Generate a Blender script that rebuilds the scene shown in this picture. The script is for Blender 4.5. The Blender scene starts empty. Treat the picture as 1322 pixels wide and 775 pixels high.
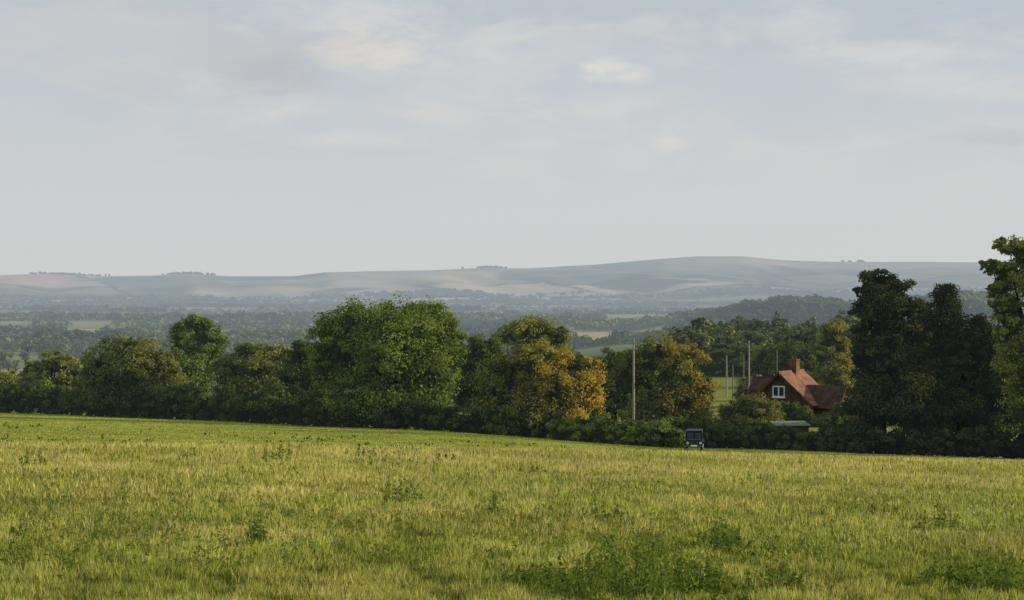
import bpy, bmesh, math, random
import numpy as np
from mathutils import Vector
rng = np.random.default_rng(11)
random.seed(5)
scene = bpy.context.scene
COL = scene.collection
F, CX, HY = 2467.0, 661.0, 375.0      # focal length and eye level of the photograph, in its pixels
pi = math.pi

# ---------------------------------------------------------------- noise + terrain height
TAB = np.random.default_rng(3).random((256, 256))
def vnoise(x, y, s=0):
    x = np.asarray(x, float) + 31.7*s; y = np.asarray(y, float) + 17.3*s
    xi = np.floor(x).astype(int); yi = np.floor(y).astype(int)
    fx = x-xi; fy = y-yi
    fx = fx*fx*(3-2*fx); fy = fy*fy*(3-2*fy)
    a = TAB[xi & 255, yi & 255]; b = TAB[(xi+1) & 255, yi & 255]
    c = TAB[xi & 255, (yi+1) & 255]; d = TAB[(xi+1) & 255, (yi+1) & 255]
    return (a*(1-fx)+b*fx)*(1-fy)+(c*(1-fx)+d*fx)*fy
def fbm(x, y, s=0, o=3):
    t = 0; a = .5; n = 0
    for k in range(o):
        t = t+a*vnoise(np.asarray(x)*2**k, np.asarray(y)*2**k, s+k*5); n += a; a *= .5
    return t/n
def ss(a, b, x):
    t = np.clip((np.asarray(x, float)-a)/(b-a), 0, 1)
    return t*t*(3-2*t)

RIDGE_PX = [-900, -400, -100, 0, 50, 130, 200, 250, 300, 380, 420, 480, 560, 620, 680, 760, 830, 900, 960, 1010, 1080, 1150, 1220, 1270, 1322, 1500, 2300]
RIDGE_PY = [352, 350, 357, 356, 354, 357, 356, 354, 357, 357, 352, 350, 349, 346, 347, 343, 337, 332, 332, 337, 339, 339, 339, 339, 344, 350, 352]
def H(x, y):
    x = np.asarray(x, float); y = np.asarray(y, float)
    yy = np.maximum(y, 20.0)
    u = np.clip(x/yy, -.6, .6)
    px = CX+u*F
    plane = -1.8-.065*y-.03*np.clip(x, -100, 100)+.22*(vnoise(x/14, y/22, 1)-.5)*ss(10, 40, y)
    plane = plane-.80*ss(-.06, .11, u)*ss(95, 150, y)
    left = np.interp(y, [0, 200, 260, 500, 1000, 1900, 30000], [-2, -13, -17, -32, -58, -80, -80])
    right = np.interp(y, [0, 170, 230, 400, 700, 1100, 1800, 3000, 4200, 30000], [-2, -13.5, -16.4, -17, -25, -36, -52, -76, -80, -80])
    wr = ss(-.03, .08, u)
    wl = ss(230, 290, y); wR = ss(185, 225, y)
    zl = plane*(1-wl)+left*wl
    zr = plane*(1-wR)+right*wR
    z = zl*(1-wr)+zr*wr
    z = z+14*(fbm(x/1100, y/1500, 2)-.5)*ss(1500, 3000, y)
    A = np.interp(px, [820, 900, 960, 1000, 1060, 1200, 1322, 1500, 2200], [0, 24, 38, 46, 48, 58, 62, 66, 56])
    z = z+A*np.exp(-((y-3500)/600)**2)*(.70+.60*fbm(x/150, y/400, 14))
    R = (HY-np.interp(px, RIDGE_PX, RIDGE_PY))/F*15000
    foot = 9600+900*(fbm(x/1500, y*0+3, 6)-.5)
    t = ss(0, 1, (y-foot)/(14900-foot))
    spur = fbm(x/680+y/2600, y/3000, 8, 3)-.5
    z = z+t*(R+80)+(140+100*ss(.03, .10, u)*ss(.22, .14, u))*spur*np.clip(4*t*(1-t), 0, 1)**1.2
    z = z+ 22*ss(9200, 10200, y)*(1-t)*(fbm(x/900, y/900, 12)-.3)
    z = z-ss(15100, 22000, y)*60
    return z
def h1(x, y): return float(H(x, y))
def wx(px, D): return (px-CX)/F*D
def wz(py, D): return (HY-py)/F*D

# ---------------------------------------------------------------- tagging
def tag(o, label=None, cat=None, group=None, kind=None):
    if label: o['label'] = label
    if cat: o['category'] = cat
    if group: o['group'] = group
    if kind: o['kind'] = kind
    return o
def empty(name, loc, rz=0):
    o = bpy.data.objects.new(name, None); COL.objects.link(o)
    o.location = loc; o.rotation_euler = (0, 0, rz); o.empty_display_size = .3
    return o

# ---------------------------------------------------------------- materials
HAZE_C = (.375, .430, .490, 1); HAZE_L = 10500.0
def new_mat(name):
    m = bpy.data.materials.new(name); m.use_nodes = True
    nt = m.node_tree; nt.nodes.clear()
    return m, nt
def N(nt, t, **kw):
    n = nt.nodes.new(t)
    for k, v in kw.items(): setattr(n, k, v)
    return n
def math_n(nt, op, a, b=None):
    n = N(nt, 'ShaderNodeMath', operation=op)
    for i, v in enumerate((a, b)):
        if v is None: continue
        if isinstance(v, (int, float)): n.inputs[i].default_value = v
        else: nt.links.new(v, n.inputs[i])
    return n.outputs[0]
def finish(m, nt, sh, haze):
    out = N(nt, 'ShaderNodeOutputMaterial')
    if haze:                                   # haze painted into the surface as glow growing with depth; lifts foliage shadows too
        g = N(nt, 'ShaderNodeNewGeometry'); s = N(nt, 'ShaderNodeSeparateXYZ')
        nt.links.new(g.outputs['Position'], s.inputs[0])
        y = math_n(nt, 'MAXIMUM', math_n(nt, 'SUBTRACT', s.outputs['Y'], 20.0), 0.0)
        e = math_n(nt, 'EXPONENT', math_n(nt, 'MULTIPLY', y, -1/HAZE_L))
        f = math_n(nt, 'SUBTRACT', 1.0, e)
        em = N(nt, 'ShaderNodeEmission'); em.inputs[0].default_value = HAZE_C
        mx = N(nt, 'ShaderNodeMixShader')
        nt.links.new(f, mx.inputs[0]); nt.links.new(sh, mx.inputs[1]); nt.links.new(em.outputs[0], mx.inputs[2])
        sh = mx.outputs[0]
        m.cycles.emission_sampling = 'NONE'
    nt.links.new(sh, out.inputs[0])
    return m
def ramp(nt, fac, stops):
    r = N(nt, 'ShaderNodeValToRGB')
    while len(r.color_ramp.elements) < len(stops): r.color_ramp.elements.new(.5)
    for e, (p, c) in zip(r.color_ramp.elements, stops):
        e.position = p; e.color = (*c, 1)
    nt.links.new(fac, r.inputs[0])
    return r.outputs[0]
def mixc(nt, fac, a, b, mode='MIX'):
    n = N(nt, 'ShaderNodeMix', data_type='RGBA', blend_type=mode)
    for i, v in ((0, fac), (6, a), (7, b)):
        if isinstance(v, (int, float)): n.inputs[i].default_value = v
        elif isinstance(v, tuple): n.inputs[i].default_value = (*v[:3], 1)
        else: nt.links.new(v, n.inputs[i])
    return n.outputs[2]
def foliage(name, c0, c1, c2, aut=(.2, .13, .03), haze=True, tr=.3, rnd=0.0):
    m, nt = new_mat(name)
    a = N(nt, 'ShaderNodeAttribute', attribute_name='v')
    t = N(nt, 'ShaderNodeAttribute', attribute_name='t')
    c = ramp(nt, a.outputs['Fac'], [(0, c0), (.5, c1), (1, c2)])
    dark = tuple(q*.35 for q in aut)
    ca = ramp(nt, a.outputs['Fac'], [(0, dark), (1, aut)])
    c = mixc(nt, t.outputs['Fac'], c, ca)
    if rnd:
        oi = N(nt, 'ShaderNodeObjectInfo')
        f = math_n(nt, 'MULTIPLY', oi.outputs['Random'], rnd)
        c = mixc(nt, f, c, ca)
    d = N(nt, 'ShaderNodeBsdfDiffuse'); nt.links.new(c, d.inputs[0])
    if not tr: return finish(m, nt, d.outputs[0], haze)
    tl = N(nt, 'ShaderNodeBsdfTranslucent')
    nt.links.new(mixc(nt, 1.0, c, (1.3, 1.25, .6), 'MULTIPLY'), tl.inputs[0])
    mx = N(nt, 'ShaderNodeMixShader'); mx.inputs[0].default_value = tr
    nt.links.new(d.outputs[0], mx.inputs[1]); nt.links.new(tl.outputs[0], mx.inputs[2])
    return finish(m, nt, mx.outputs[0], haze)
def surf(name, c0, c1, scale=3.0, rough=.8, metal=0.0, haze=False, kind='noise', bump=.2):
    m, nt = new_mat(name)
    tc = N(nt, 'ShaderNodeTexCoord')
    if kind == 'tiles':
        b = N(nt, 'ShaderNodeTexBrick'); b.inputs['Scale'].default_value = scale
        b.inputs['Color1'].default_value = (*c0, 1); b.inputs['Color2'].default_value = (*c1, 1)
        b.inputs['Mortar'].default_value = (*[q*.45 for q in c0], 1); b.inputs['Mortar Size'].default_value = .03
        mp = N(nt, 'ShaderNodeMapping'); mp.inputs['Rotation'].default_value = (pi/2, 0, 0)
        nt.links.new(tc.outputs['Object'], mp.inputs[0]); nt.links.new(mp.outputs[0], b.inputs[0])
        n2 = N(nt, 'ShaderNodeTexNoise'); n2.inputs['Scale'].default_value = 1.1; n2.inputs['Detail'].default_value = 6
        nt.links.new(tc.outputs['Object'], n2.inputs['Vector'])
        fac = n2.outputs['Fac']
        c = mixc(nt, 1.0, b.outputs['Color'], ramp(nt, fac, [(.3, (.45, .47, .5)), (.7, (1.25, 1.2, 1.1))]), 'MULTIPLY')
    else:
        n = N(nt, 'ShaderNodeTexNoise'); n.inputs['Scale'].default_value = scale; n.inputs['Detail'].default_value = 6
        nt.links.new(tc.outputs['Object'], n.inputs['Vector'])
        fac = n.outputs['Fac']
        c = ramp(nt, fac, [(.3, c0), (.7, c1)])
    p = N(nt, 'ShaderNodeBsdfPrincipled')
    p.inputs['Roughness'].default_value = rough; p.inputs['Metallic'].default_value = metal
    p.inputs['Specular IOR Level'].default_value = .3
    nt.links.new(c, p.inputs['Base Color'])
    if bump:
        bp = N(nt, 'ShaderNodeBump'); bp.inputs['Strength'].default_value = bump; bp.inputs['Distance'].default_value = .03
        nt.links.new(fac, bp.inputs['Height']); nt.links.new(bp.outputs[0], p.inputs['Normal'])
    return finish(m, nt, p.outputs[0], haze)

# ---------------------------------------------------------------- mesh helpers
def make_mesh(name, V, Fc, k, mat, attrs=None, smooth=False):
    me = bpy.data.meshes.new(name)
    me.vertices.add(len(V)); me.vertices.foreach_set('co', np.asarray(V, np.float32).ravel())
    Fc = np.asarray(Fc, np.int32).ravel()
    starts = np.arange(0, len(Fc), k, dtype=np.int32) if isinstance(k, int) else np.asarray(k, np.int32)
    me.loops.add(len(Fc)); me.polygons.add(len(starts))
    me.loops.foreach_set('vertex_index', Fc)
    me.polygons.foreach_set('loop_start', starts)
    me.update(calc_edges=True)
    if attrs:
        for n, a in attrs.items():
            at = me.attributes.new(n, 'FLOAT', 'POINT'); at.data.foreach_set('value', np.asarray(a, np.float32))
    if smooth: me.polygons.foreach_set('use_smooth', np.ones(len(starts), bool))
    me.materials.append(mat)
    return me
def link(name, me, parent=None):
    o = bpy.data.objects.new(name, me); COL.objects.link(o)
    if parent: o.parent = parent
    return o
def unit(n):
    d = rng.normal(size=(n, 3)); return d/np.linalg.norm(d, axis=1)[:, None]
def leaf_mesh(name, P, Nn, S, v, t, mat, asp=.55):
    n = len(P)
    Nn = Nn/np.linalg.norm(Nn, axis=1)[:, None]
    a = np.cross(Nn, unit(n)); a /= np.linalg.norm(a, axis=1)[:, None]
    b = np.cross(Nn, a)
    S = S[:, None]
    V = np.stack([P+a*S*.6, P+b*S*asp*.6, P-a*S*.6, P-b*S*asp*.6], 1).reshape(-1, 3)
    return make_mesh(name, V, np.arange(4*n), 4, mat, {'v': np.repeat(v, 4), 't': np.repeat(t, 4)})
def crown_data(lobes, n, leaf, aut=0.0, gradx=0.0, minz=.1):
    L = np.array(lobes, float)
    w = L[:, 3]*L[:, 5]+L[:, 3]*L[:, 4]+L[:, 4]*L[:, 5]; w /= w.sum()
    xr = max(np.abs(L[:, 0]).max(), 1)
    PP, NN, SS, VV, TT = [], [], [], [], []
    for l, wi in zip(L, w):
        ni = int(n*wi); c = l[:3]; r = l[3:6]
        K = max(7, int(ni/85))
        d = unit(K); d[:, 2] = np.where((d[:, 2] < -.2) & (rng.random(K) < .6), -d[:, 2], d[:, 2])
        cp = c+d*r*rng.uniform(.55, 1.06, K)[:, None]
        cr = np.minimum(r.mean(), r[2]*2.2)*rng.uniform(.16, .38, K)
        cv = rng.random(K); ct = rng.random(K)
        k = rng.integers(0, K, ni)
        d2 = unit(ni)
        P = cp[k]+d2*(cr[k]*rng.uniform(.35, 1.2, ni))[:, None]*np.array([1, 1, .7])
        NN.append(.5*d2+.4*d[k]+.65*unit(ni)+np.array([0, 0, .15]))
        PP.append(P); SS.append(leaf*rng.uniform(.5, 1.3, ni))
        VV.append(np.clip(.5*cv[k]+.5*rng.random(ni), 0, 1))
        tt = aut+gradx*(P[:, 0]/xr)+(ct[k]-.5)*.7*min(1, aut*2+abs(gradx))+rng.normal(0, .08, ni)
        TT.append(np.clip(tt, 0, 1))
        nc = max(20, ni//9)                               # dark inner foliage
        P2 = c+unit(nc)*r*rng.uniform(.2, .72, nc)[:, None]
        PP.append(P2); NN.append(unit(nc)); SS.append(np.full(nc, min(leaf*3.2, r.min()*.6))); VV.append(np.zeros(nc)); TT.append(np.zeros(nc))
    P = np.concatenate(PP)
    low = P[:, 2] < minz; P[low, 2] = minz+rng.random(low.sum())*.6
    return P, np.concatenate(NN), np.concatenate(SS), np.concatenate(VV), np.concatenate(TT)

class MB:
    def __init__(s): s.v = []; s.f = []
    def poly(s, pts, faces):
        o = len(s.v); s.v += [tuple(p) for p in pts]; s.f += [tuple(i+o for i in f) for f in faces]
    def box(s, x0, x1, y0, y1, z0, z1):
        s.poly([(x0, y0, z0), (x1, y0, z0), (x1, y1, z0), (x0, y1, z0), (x0, y0, z1), (x1, y0, z1), (x1, y1, z1), (x0, y1, z1)],
               [(0, 3, 2, 1), (4, 5, 6, 7), (0, 1, 5, 4), (1, 2, 6, 5), (2, 3, 7, 6), (3, 0, 4, 7)])
    def prism(s, prof, axis, a, b):
        n = len(prof)
        if axis == 'y': A = [(p, a, z) for p, z in prof]; B = [(p, b, z) for p, z in prof]
        else: A = [(a, p, z) for p, z in prof]; B = [(b, p, z) for p, z in prof]
        s.poly(A+B, [tuple(range(n)), tuple(range(2*n-1, n-1, -1))]+[(i, n+i, n+(i+1) % n, (i+1) % n) for i in range(n)])
    def tube(s, pts, rads, seg=8):
        o = len(s.v); n = len(pts)
        for i, p in enumerate(pts):
            p = np.array(p, float)
            d = np.array(pts[min(i+1, n-1)], float)-np.array(pts[max(i-1, 0)], float); d /= (np.linalg.norm(d)+1e-9)
            a = np.cross(d, [1, 0, 0] if abs(d[0]) < .9 else [0, 1, 0]); a /= np.linalg.norm(a); b = np.cross(d, a)
            for k in range(seg):
                q = p+rads[i]*(math.cos(2*pi*k/seg)*a+math.sin(2*pi*k/seg)*b); s.v.append(tuple(q))
        for i in range(n-1):
            for k in range(seg):
                s.f.append((o+i*seg+k, o+i*seg+(k+1) % seg, o+(i+1)*seg+(k+1) % seg, o+(i+1)*seg+k))
        s.f.append(tuple(o+k for k in range(seg))[::-1]); s.f.append(tuple(o+(n-1)*seg+k for k in range(seg)))
    def mesh(s, name, mat, bevel=0, smooth=False):
        me = bpy.data.meshes.new(name); me.from_pydata(s.v, [], s.f)
        bm = bmesh.new(); bm.from_mesh(me)
        bmesh.ops.recalc_face_normals(bm, faces=bm.faces)
        if bevel: bmesh.ops.bevel(bm, geom=list(bm.edges), offset=bevel, segments=2, affect='EDGES', profile=.5)
        bm.to_mesh(me); bm.free()
        if smooth:
            for p in me.polygons: p.use_smooth = True
        me.materials.append(mat); return me
    def build(s, name, mat, parent=None, bevel=0, smooth=False):
        return link(name, s.mesh(name, mat, bevel, smooth), parent)

BARK = surf('bark', (.035, .026, .018), (.09, .07, .05), 6, .9)
def trunk_mesh(name, height, rad, lobes):
    m = MB(); top = height*.72
    pts = [(0, 0, -.3), (rad*.2, 0, height*.15), (-rad*.3, rad*.2, height*.35), (rad*.3, 0, height*.55), (0, 0, top)]
    m.tube(pts, [rad*1.35, rad, rad*.85, rad*.6, rad*.22], 9)
    for k, l in enumerate(lobes[:8]):
        z0 = min(height*(.22+.06*k), l[2]*.8)
        e = np.array(l[:3]); s0 = np.array((0, 0, max(z0, .2))); mid = s0*.5+e*.5+np.array((0, 0, height*.04))
        m.tube([s0, mid, e+np.array((0, 0, l[5]*.5))], [rad*.42, rad*.28, rad*.07], 6)
    return m.mesh(name, BARK, smooth=True)

# ---------------------------------------------------------------- terrain
ys = np.unique(np.concatenate([np.linspace(-60, 18, 14), np.geomspace(20, 9500, 360), np.linspace(9520, 15600, 150), np.linspace(15700, 22000, 14)]))
us = np.linspace(-.64, .64, 520)
Y, U = np.meshgrid(ys, us, indexing='ij')
X = U*(np.maximum(Y, 0)+100)
Z = H(X, Y)
nr, nc = Y.shape
idx = np.arange(nr*nc).reshape(nr, nc)
quads = np.stack([idx[:-1, :-1], idx[:-1, 1:], idx[1:, 1:], idx[1:, :-1]], -1).reshape(-1, 4)
PXW = CX+X/np.maximum(Y, 20)*F
wxx = X+120*fbm(X/400, Y/400, 20)+.25*Y; wyy = Y+160*fbm(X/500, Y/500, 21)-.2*X
ci = np.floor(wxx/300).astype(int); cj = np.floor(wyy/430+.37*(ci % 3)).astype(int)
hsh = TAB[(ci*7+3*cj) & 255, (cj*13+ci) & 255]
P5 = np.array([(.12, .17, .06), (.17, .22, .07), (.22, .26, .11), (.36, .32, .17), (.40, .35, .19), (.10, .14, .06), (.19, .23, .09)])
fcol = P5[np.minimum((hsh*7).astype(int), 6)]
qx = (wxx+.1*Y)/900; ci2 = np.floor(qx).astype(int); qy = wyy/760+.5*(ci2 % 2); cj2 = np.floor(qy).astype(int)
hs2 = TAB[(ci2*11+5*cj2) & 255, (cj2*3+ci2*7) & 255]
PH = np.array([(.62, .47, .28), (.50, .42, .25), (.25, .29, .14), (.68, .53, .32), (.18, .22, .12), (.54, .44, .26), (.33, .32, .18)])
hcol = PH[np.minimum((hs2*7).astype(int), 6)]
edge = ((qx-ci2 < .045) | (qy-cj2 < .06)) & (hs2 > .3)
hcol = np.where(edge[..., None], np.array((.06, .08, .045)), hcol)
ht = ss(9400, 10600, Y)[..., None]
far = fcol*(1-ht)+hcol*ht
wood = ss(.53, .61, fbm(X/620+3, Y/900, 30))[..., None]*ss(.85, .35, (Y-9500)/5600)[..., None]
far = far*(1-.9*wood*ht)+np.array((.035, .055, .035))*.9*wood*ht
n1 = fbm(X/9, Y/12, 33)[..., None]
near = np.array((.12, .14, .030))*(1-n1)+np.array((.21, .215, .050))*n1
yb = np.interp(X/np.maximum(Y, 20), [-.27, 0, .27], [78, 98, 160])
past = ss(-6, 6, Y-yb)[..., None]
near = near*(1-past)+past*(np.array((.26, .30, .06))*(.7+.6*n1))
hm = ss(260, 330, Y)[..., None]
colr = near*(1-hm)+far*hm
def parcel(p0, p1, d0, d1, c, soft=1):
    m = ss(p0-4*soft, p0+4*soft, PXW)*ss(p1+4*soft, p1-4*soft, PXW)*ss(d0*(1-.015*soft), d0*(1+.015*soft), Y)*ss(d1*(1+.015*soft), d1*(1-.015*soft), Y)
    global colr
    colr = colr*(1-m[..., None])+np.array(c)*m[..., None]*(.85+.3*fbm(X/60, Y/90, 40)[..., None])
parcel(735, 872, 2550, 3500, (.48, .38, .19))
parcel(780, 905, 4600, 6200, (.27, .30, .13))
parcel(640, 760, 4300, 5000, (.22, .23, .10))
parcel(-20, 38, 4000, 4600, (.20, .25, .10))
parcel(90, 145, 4100, 4800, (.30, .28, .14))
parcel(-40, 50, 2150, 2400, (.24, .25, .11))
parcel(985, 1050, 2650, 3150, (.32, .33, .13))
parcel(1060, 1110, 2900, 3200, (.30, .27, .12))
parcel(870, 1500, 225, 1500, (.07, .09, .03))
parcel(918, 950, 250, 370, (.22, .25, .06))
parcel(-400, 870, 420, 1500, (.10, .12, .04))
parcel(430, 640, 12100, 13300, (.72, .56, .34), 3); parcel(250, 400, 11600, 12500, (.64, .51, .31), 3); parcel(-40, 90, 12600, 14200, (.72, .49, .31), 3)
parcel(560, 640, 10400, 10900, (.72, .56, .34), 1.5); parcel(860, 1000, 13300, 14700, (.60, .48, .30), 3); parcel(1020, 1260, 13600, 14700, (.50, .43, .27), 3); parcel(300, 440, 10600, 11100, (.60, .50, .30), 1.5)
parcel(660, 800, 12600, 13300, (.18, .22, .12), 3); parcel(140, 240, 12800, 14200, (.22, .25, .13), 3)
me = make_mesh('terrain', np.stack([X, Y, Z], -1).reshape(-1, 3), quads, 4, bpy.data.materials.new('tmp'), smooth=True)
ca = me.color_attributes.new('gc', 'FLOAT_COLOR', 'POINT')
ca.data.foreach_set('color', np.concatenate([colr, np.ones((nr, nc, 1))], -1).astype(np.float32).ravel())
m, nt = new_mat('ground')
a = N(nt, 'ShaderNodeAttribute', attribute_name='gc')
g = N(nt, 'ShaderNodeNewGeometry')
n = N(nt, 'ShaderNodeTexNoise'); n.inputs['Scale'].default_value = 1.3; n.inputs['Detail'].default_value = 8
nt.links.new(g.outputs['Position'], n.inputs['Vector'])
c = mixc(nt, 1.0, a.outputs['Color'], ramp(nt, n.outputs['Fac'], [(.25, (.6, .62, .6)), (.75, (1.35, 1.3, 1.2))]), 'MULTIPLY')
d = N(nt, 'ShaderNodeBsdfDiffuse'); nt.links.new(c, d.inputs[0])
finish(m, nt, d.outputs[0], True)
me.materials[0] = m
tag(link('terrain', me), 'grass field sloping down to a wide valley with farmland and chalk hills', 'ground', kind='structure')

# ---------------------------------------------------------------- materials of the foliage
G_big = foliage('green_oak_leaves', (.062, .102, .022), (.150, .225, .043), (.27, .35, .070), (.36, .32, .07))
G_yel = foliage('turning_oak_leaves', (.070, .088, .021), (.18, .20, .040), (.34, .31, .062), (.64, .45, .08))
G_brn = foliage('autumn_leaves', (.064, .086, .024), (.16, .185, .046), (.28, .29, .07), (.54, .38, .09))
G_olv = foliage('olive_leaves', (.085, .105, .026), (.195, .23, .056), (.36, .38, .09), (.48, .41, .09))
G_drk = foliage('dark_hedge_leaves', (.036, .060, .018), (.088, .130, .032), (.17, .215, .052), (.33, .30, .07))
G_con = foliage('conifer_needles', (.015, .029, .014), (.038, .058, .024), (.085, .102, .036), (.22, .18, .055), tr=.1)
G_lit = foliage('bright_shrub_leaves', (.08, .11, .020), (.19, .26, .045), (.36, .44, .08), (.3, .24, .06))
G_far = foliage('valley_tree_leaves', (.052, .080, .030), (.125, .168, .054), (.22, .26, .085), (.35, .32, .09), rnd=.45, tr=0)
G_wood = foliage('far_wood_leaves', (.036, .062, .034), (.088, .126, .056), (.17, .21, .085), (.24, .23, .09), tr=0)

def tree(name, label, cat, D, lobes_px, n, leaf, mat, base=None, aut=0, gradx=0, group=None, rad=.35, thin=1.0):
    bx = np.mean([l[0] for l in lobes_px]) if base is None else base
    x0 = wx(bx, D); z0 = h1(x0, D); s = D/F
    L = []
    for l in lobes_px:
        dy = l[4] if len(l) > 4 else random.uniform(-1, 1)*l[2]*s*.3
        L.append(((l[0]-bx)*s, dy, wz(l[1], D)-z0, l[2]*s, max(l[2], l[3])*s*.95*thin, l[3]*s))
    r = empty(name, (x0, D, z0)); tag(r, label, cat, group)
    hgt = max(l[2]+l[5] for l in L)
    link('trunk', trunk_mesh('trunk', hgt, rad, L), r)
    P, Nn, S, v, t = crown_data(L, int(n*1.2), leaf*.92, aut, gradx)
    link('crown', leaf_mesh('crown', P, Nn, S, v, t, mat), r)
    return r

tree('oak_tree', 'tallest and broadest full green tree standing in the middle of the hedgerow', 'tree', 200,
     [(500, 426, 62, 40), (540, 414, 40, 28), (462, 420, 42, 32), (430, 440, 30, 38), (562, 432, 38, 38), (470, 482, 66, 56), (550, 487, 50, 56), (505, 520, 82, 36), (583, 455, 22, 30), (416, 470, 18, 34), (520, 450, 60, 50, -4)],
     36000, .30, G_big, aut=.12, gradx=.1, base=505, rad=.5)
tree('oak_tree', 'oak tree turning orange and yellow just right of the broad green tree', 'tree', 192,
     [(655, 482, 38, 34), (695, 468, 36, 24), (735, 478, 38, 32), (756, 512, 27, 36), (705, 520, 52, 36), (640, 512, 34, 38), (722, 500, 40, 38, -3), (690, 535, 80, 24)],
     21000, .30, G_yel, aut=.28, gradx=.5, base=700, rad=.42)
tree('autumn_tree', 'rusty brown and olive tree between the yellow oak and the poles by the cottage', 'tree', 212,
     [(850, 460, 38, 23), (820, 486, 34, 34), (884, 480, 32, 34), (908, 508, 18, 30), (860, 520, 55, 34), (868, 495, 34, 34, -3), (860, 540, 62, 22)],
     16000, .31, G_brn, aut=.18, gradx=.42, base=858)
tree('olive_tree', 'pale yellow green treetop showing behind the turning oak', 'tree', 275,
     [(690, 430, 40, 18), (662, 434, 26, 15), (718, 436, 22, 15), (690, 470, 48, 34)], 9000, .40, G_olv, aut=.2, base=690)
tree('bushy_tree', 'wide dark brownish green bushy tree in the left part of the hedgerow', 'tree', 245,
     [(165, 458, 42, 26), (132, 482, 34, 32), (208, 476, 32, 28), (170, 506, 70, 30), (180, 480, 40, 30, -3)], 17000, .36, G_brn, aut=.02, gradx=.08, base=168)
tree('field_tree', 'upright fresh green tree rising behind the hedge left of the broad oak', 'tree', 300,
     [(252, 425, 26, 20), (236, 443, 21, 26), (272, 446, 25, 26), (250, 478, 36, 40)], 11000, .38, G_big, base=252)
tree('bushy_tree', 'low rounded brownish tree between the upright green tree and the broad oak', 'tree', 240,
     [(326, 462, 34, 22), (298, 480, 32, 26), (362, 472, 30, 26), (330, 510, 64, 36), (340, 485, 40, 28, -3)], 14000, .36, G_brn, aut=-.02, gradx=.08, base=330)
tree('hedgerow_tree', 'olive bush with a low bumpy top second from the left edge of the field hedge', 'tree', 262,
     [(72, 470, 24, 16), (46, 482, 22, 18), (95, 485, 18, 18), (66, 502, 50, 22)], 8000, .36, G_olv, aut=.05, base=66)
tree('hedgerow_tree', 'pale green small tree at the left edge of the picture in the hedge', 'tree', 268,
     [(4, 490, 22, 14), (-24, 484, 28, 20), (-8, 506, 50, 22)], 7000, .36, G_olv, aut=.05, base=-6)
tree('hedgerow_tree', 'dark narrow tree filling the gap on the left flank of the broad oak', 'tree', 222,
     [(392, 462, 20, 26), (380, 500, 28, 40), (404, 520, 24, 32), (424, 486, 26, 34)], 10000, .34, G_drk, aut=.1, base=395)
tree('hedgerow_tree', 'dark green tree filling the gap between broad oak and turning oak', 'tree', 214,
     [(626, 462, 30, 30), (602, 492, 32, 44), (645, 505, 30, 42)], 10000, .34, G_drk, aut=.05, base=620)
tree('hedgerow_tree', 'dark small tree between the turning oak and the rusty tree', 'tree', 222,
     [(792, 478, 26, 27), (778, 510, 28, 38), (808, 515, 26, 36)], 8000, .34, G_drk, aut=.1, base=792)
# evergreens and trees at the right
tree('pine_tree', 'tall irregular dark pine with tufted layers right of the cottage', 'tree', 178,
     [(1132, 360, 24, 11), (1116, 377, 19, 11), (1152, 372, 30, 12), (1150, 389, 40, 12), (1112, 396, 18, 10), (1132, 408, 36, 13), (1174, 404, 19, 10), (1156, 422, 36, 13), (1112, 426, 18, 12), (1138, 442, 40, 15), (1180, 436, 18, 13), (1138, 402, 26, 42), (1122, 462, 32, 24), (1150, 472, 40, 34), (1130, 525, 42, 44), (1174, 515, 36, 50)],
     34000, .27, G_con, aut=.24, base=1138, rad=.4)
def fir(name, label, D, bpx, top, w, n, pw=.62):
    x0 = wx(bpx, D); z0 = h1(x0, D); s = D/F
    r = empty(name, (x0, D, z0)); tag(r, label, 'tree')
    hgt = wz(top, D)-z0
    m = MB(); m.tube([(0, 0, -.3), (0, 0, hgt*.5), (0, 0, hgt*.98)], [.35, .2, .03], 8)
    PP, NN, SS_, VV = [], [], [], []
    k = 0; z = hgt*.03
    while z < hgt*.985:
        f = 1-z/hgt
        Rr = (w*s)*(f**pw)*random.uniform(.65, 1.25)+.3
        nb = 10 if f > .2 else 6
        for b in range(nb):
            an = 2*pi*(b/nb)+k*.7+random.uniform(-.3, .3); q = Rr*random.uniform(.45, 1.25)
            dr = np.array((math.cos(an), math.sin(an), 0)); up = random.uniform(-.1, .4)
            if f > .1: m.tube([(0, 0, z), tuple(dr*q*.8+np.array((0, 0, z-.1*q)))], [.05, .015], 4)
            nl = int(n*.0013*(q+.6))+12
            tt = rng.random(nl)**.6
            P = dr*(q*tt)[:, None]+np.array((0, 0, z))+np.stack([0*tt, 0*tt, up*q*tt**2-.2*q*tt], -1)
            P += rng.normal(0, 1, (nl, 3))*np.array((.42, .42, .26))*(.5+.14*q)
            PP.append(P); NN.append(unit(nl)*.6+dr*.4+np.array((0, 0, .4))); SS_.append(rng.uniform(.18, .36, nl)); VV.append(np.clip(rng.random()*.5+.5*rng.random(nl), 0, 1))
        z += max(.42, hgt*.045*(f+.35)); k += 1
    link('trunk', m.mesh('trunk', BARK), r)
    P = np.concatenate(PP)
    link('crown', leaf_mesh('crown', P, np.concatenate(NN), np.concatenate(SS_), np.concatenate(VV), np.zeros(len(P))+.06, G_con, .5), r)
fir('fir_tree', 'dark pointed fir tree standing right of the tufted pine', 186, 1222, 366, 56, 32000, .55)
fir('fir_tree', 'shorter dark fir tree between the pointed fir and the right edge tree', 184, 1264, 404, 48, 24000, .5)
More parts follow.
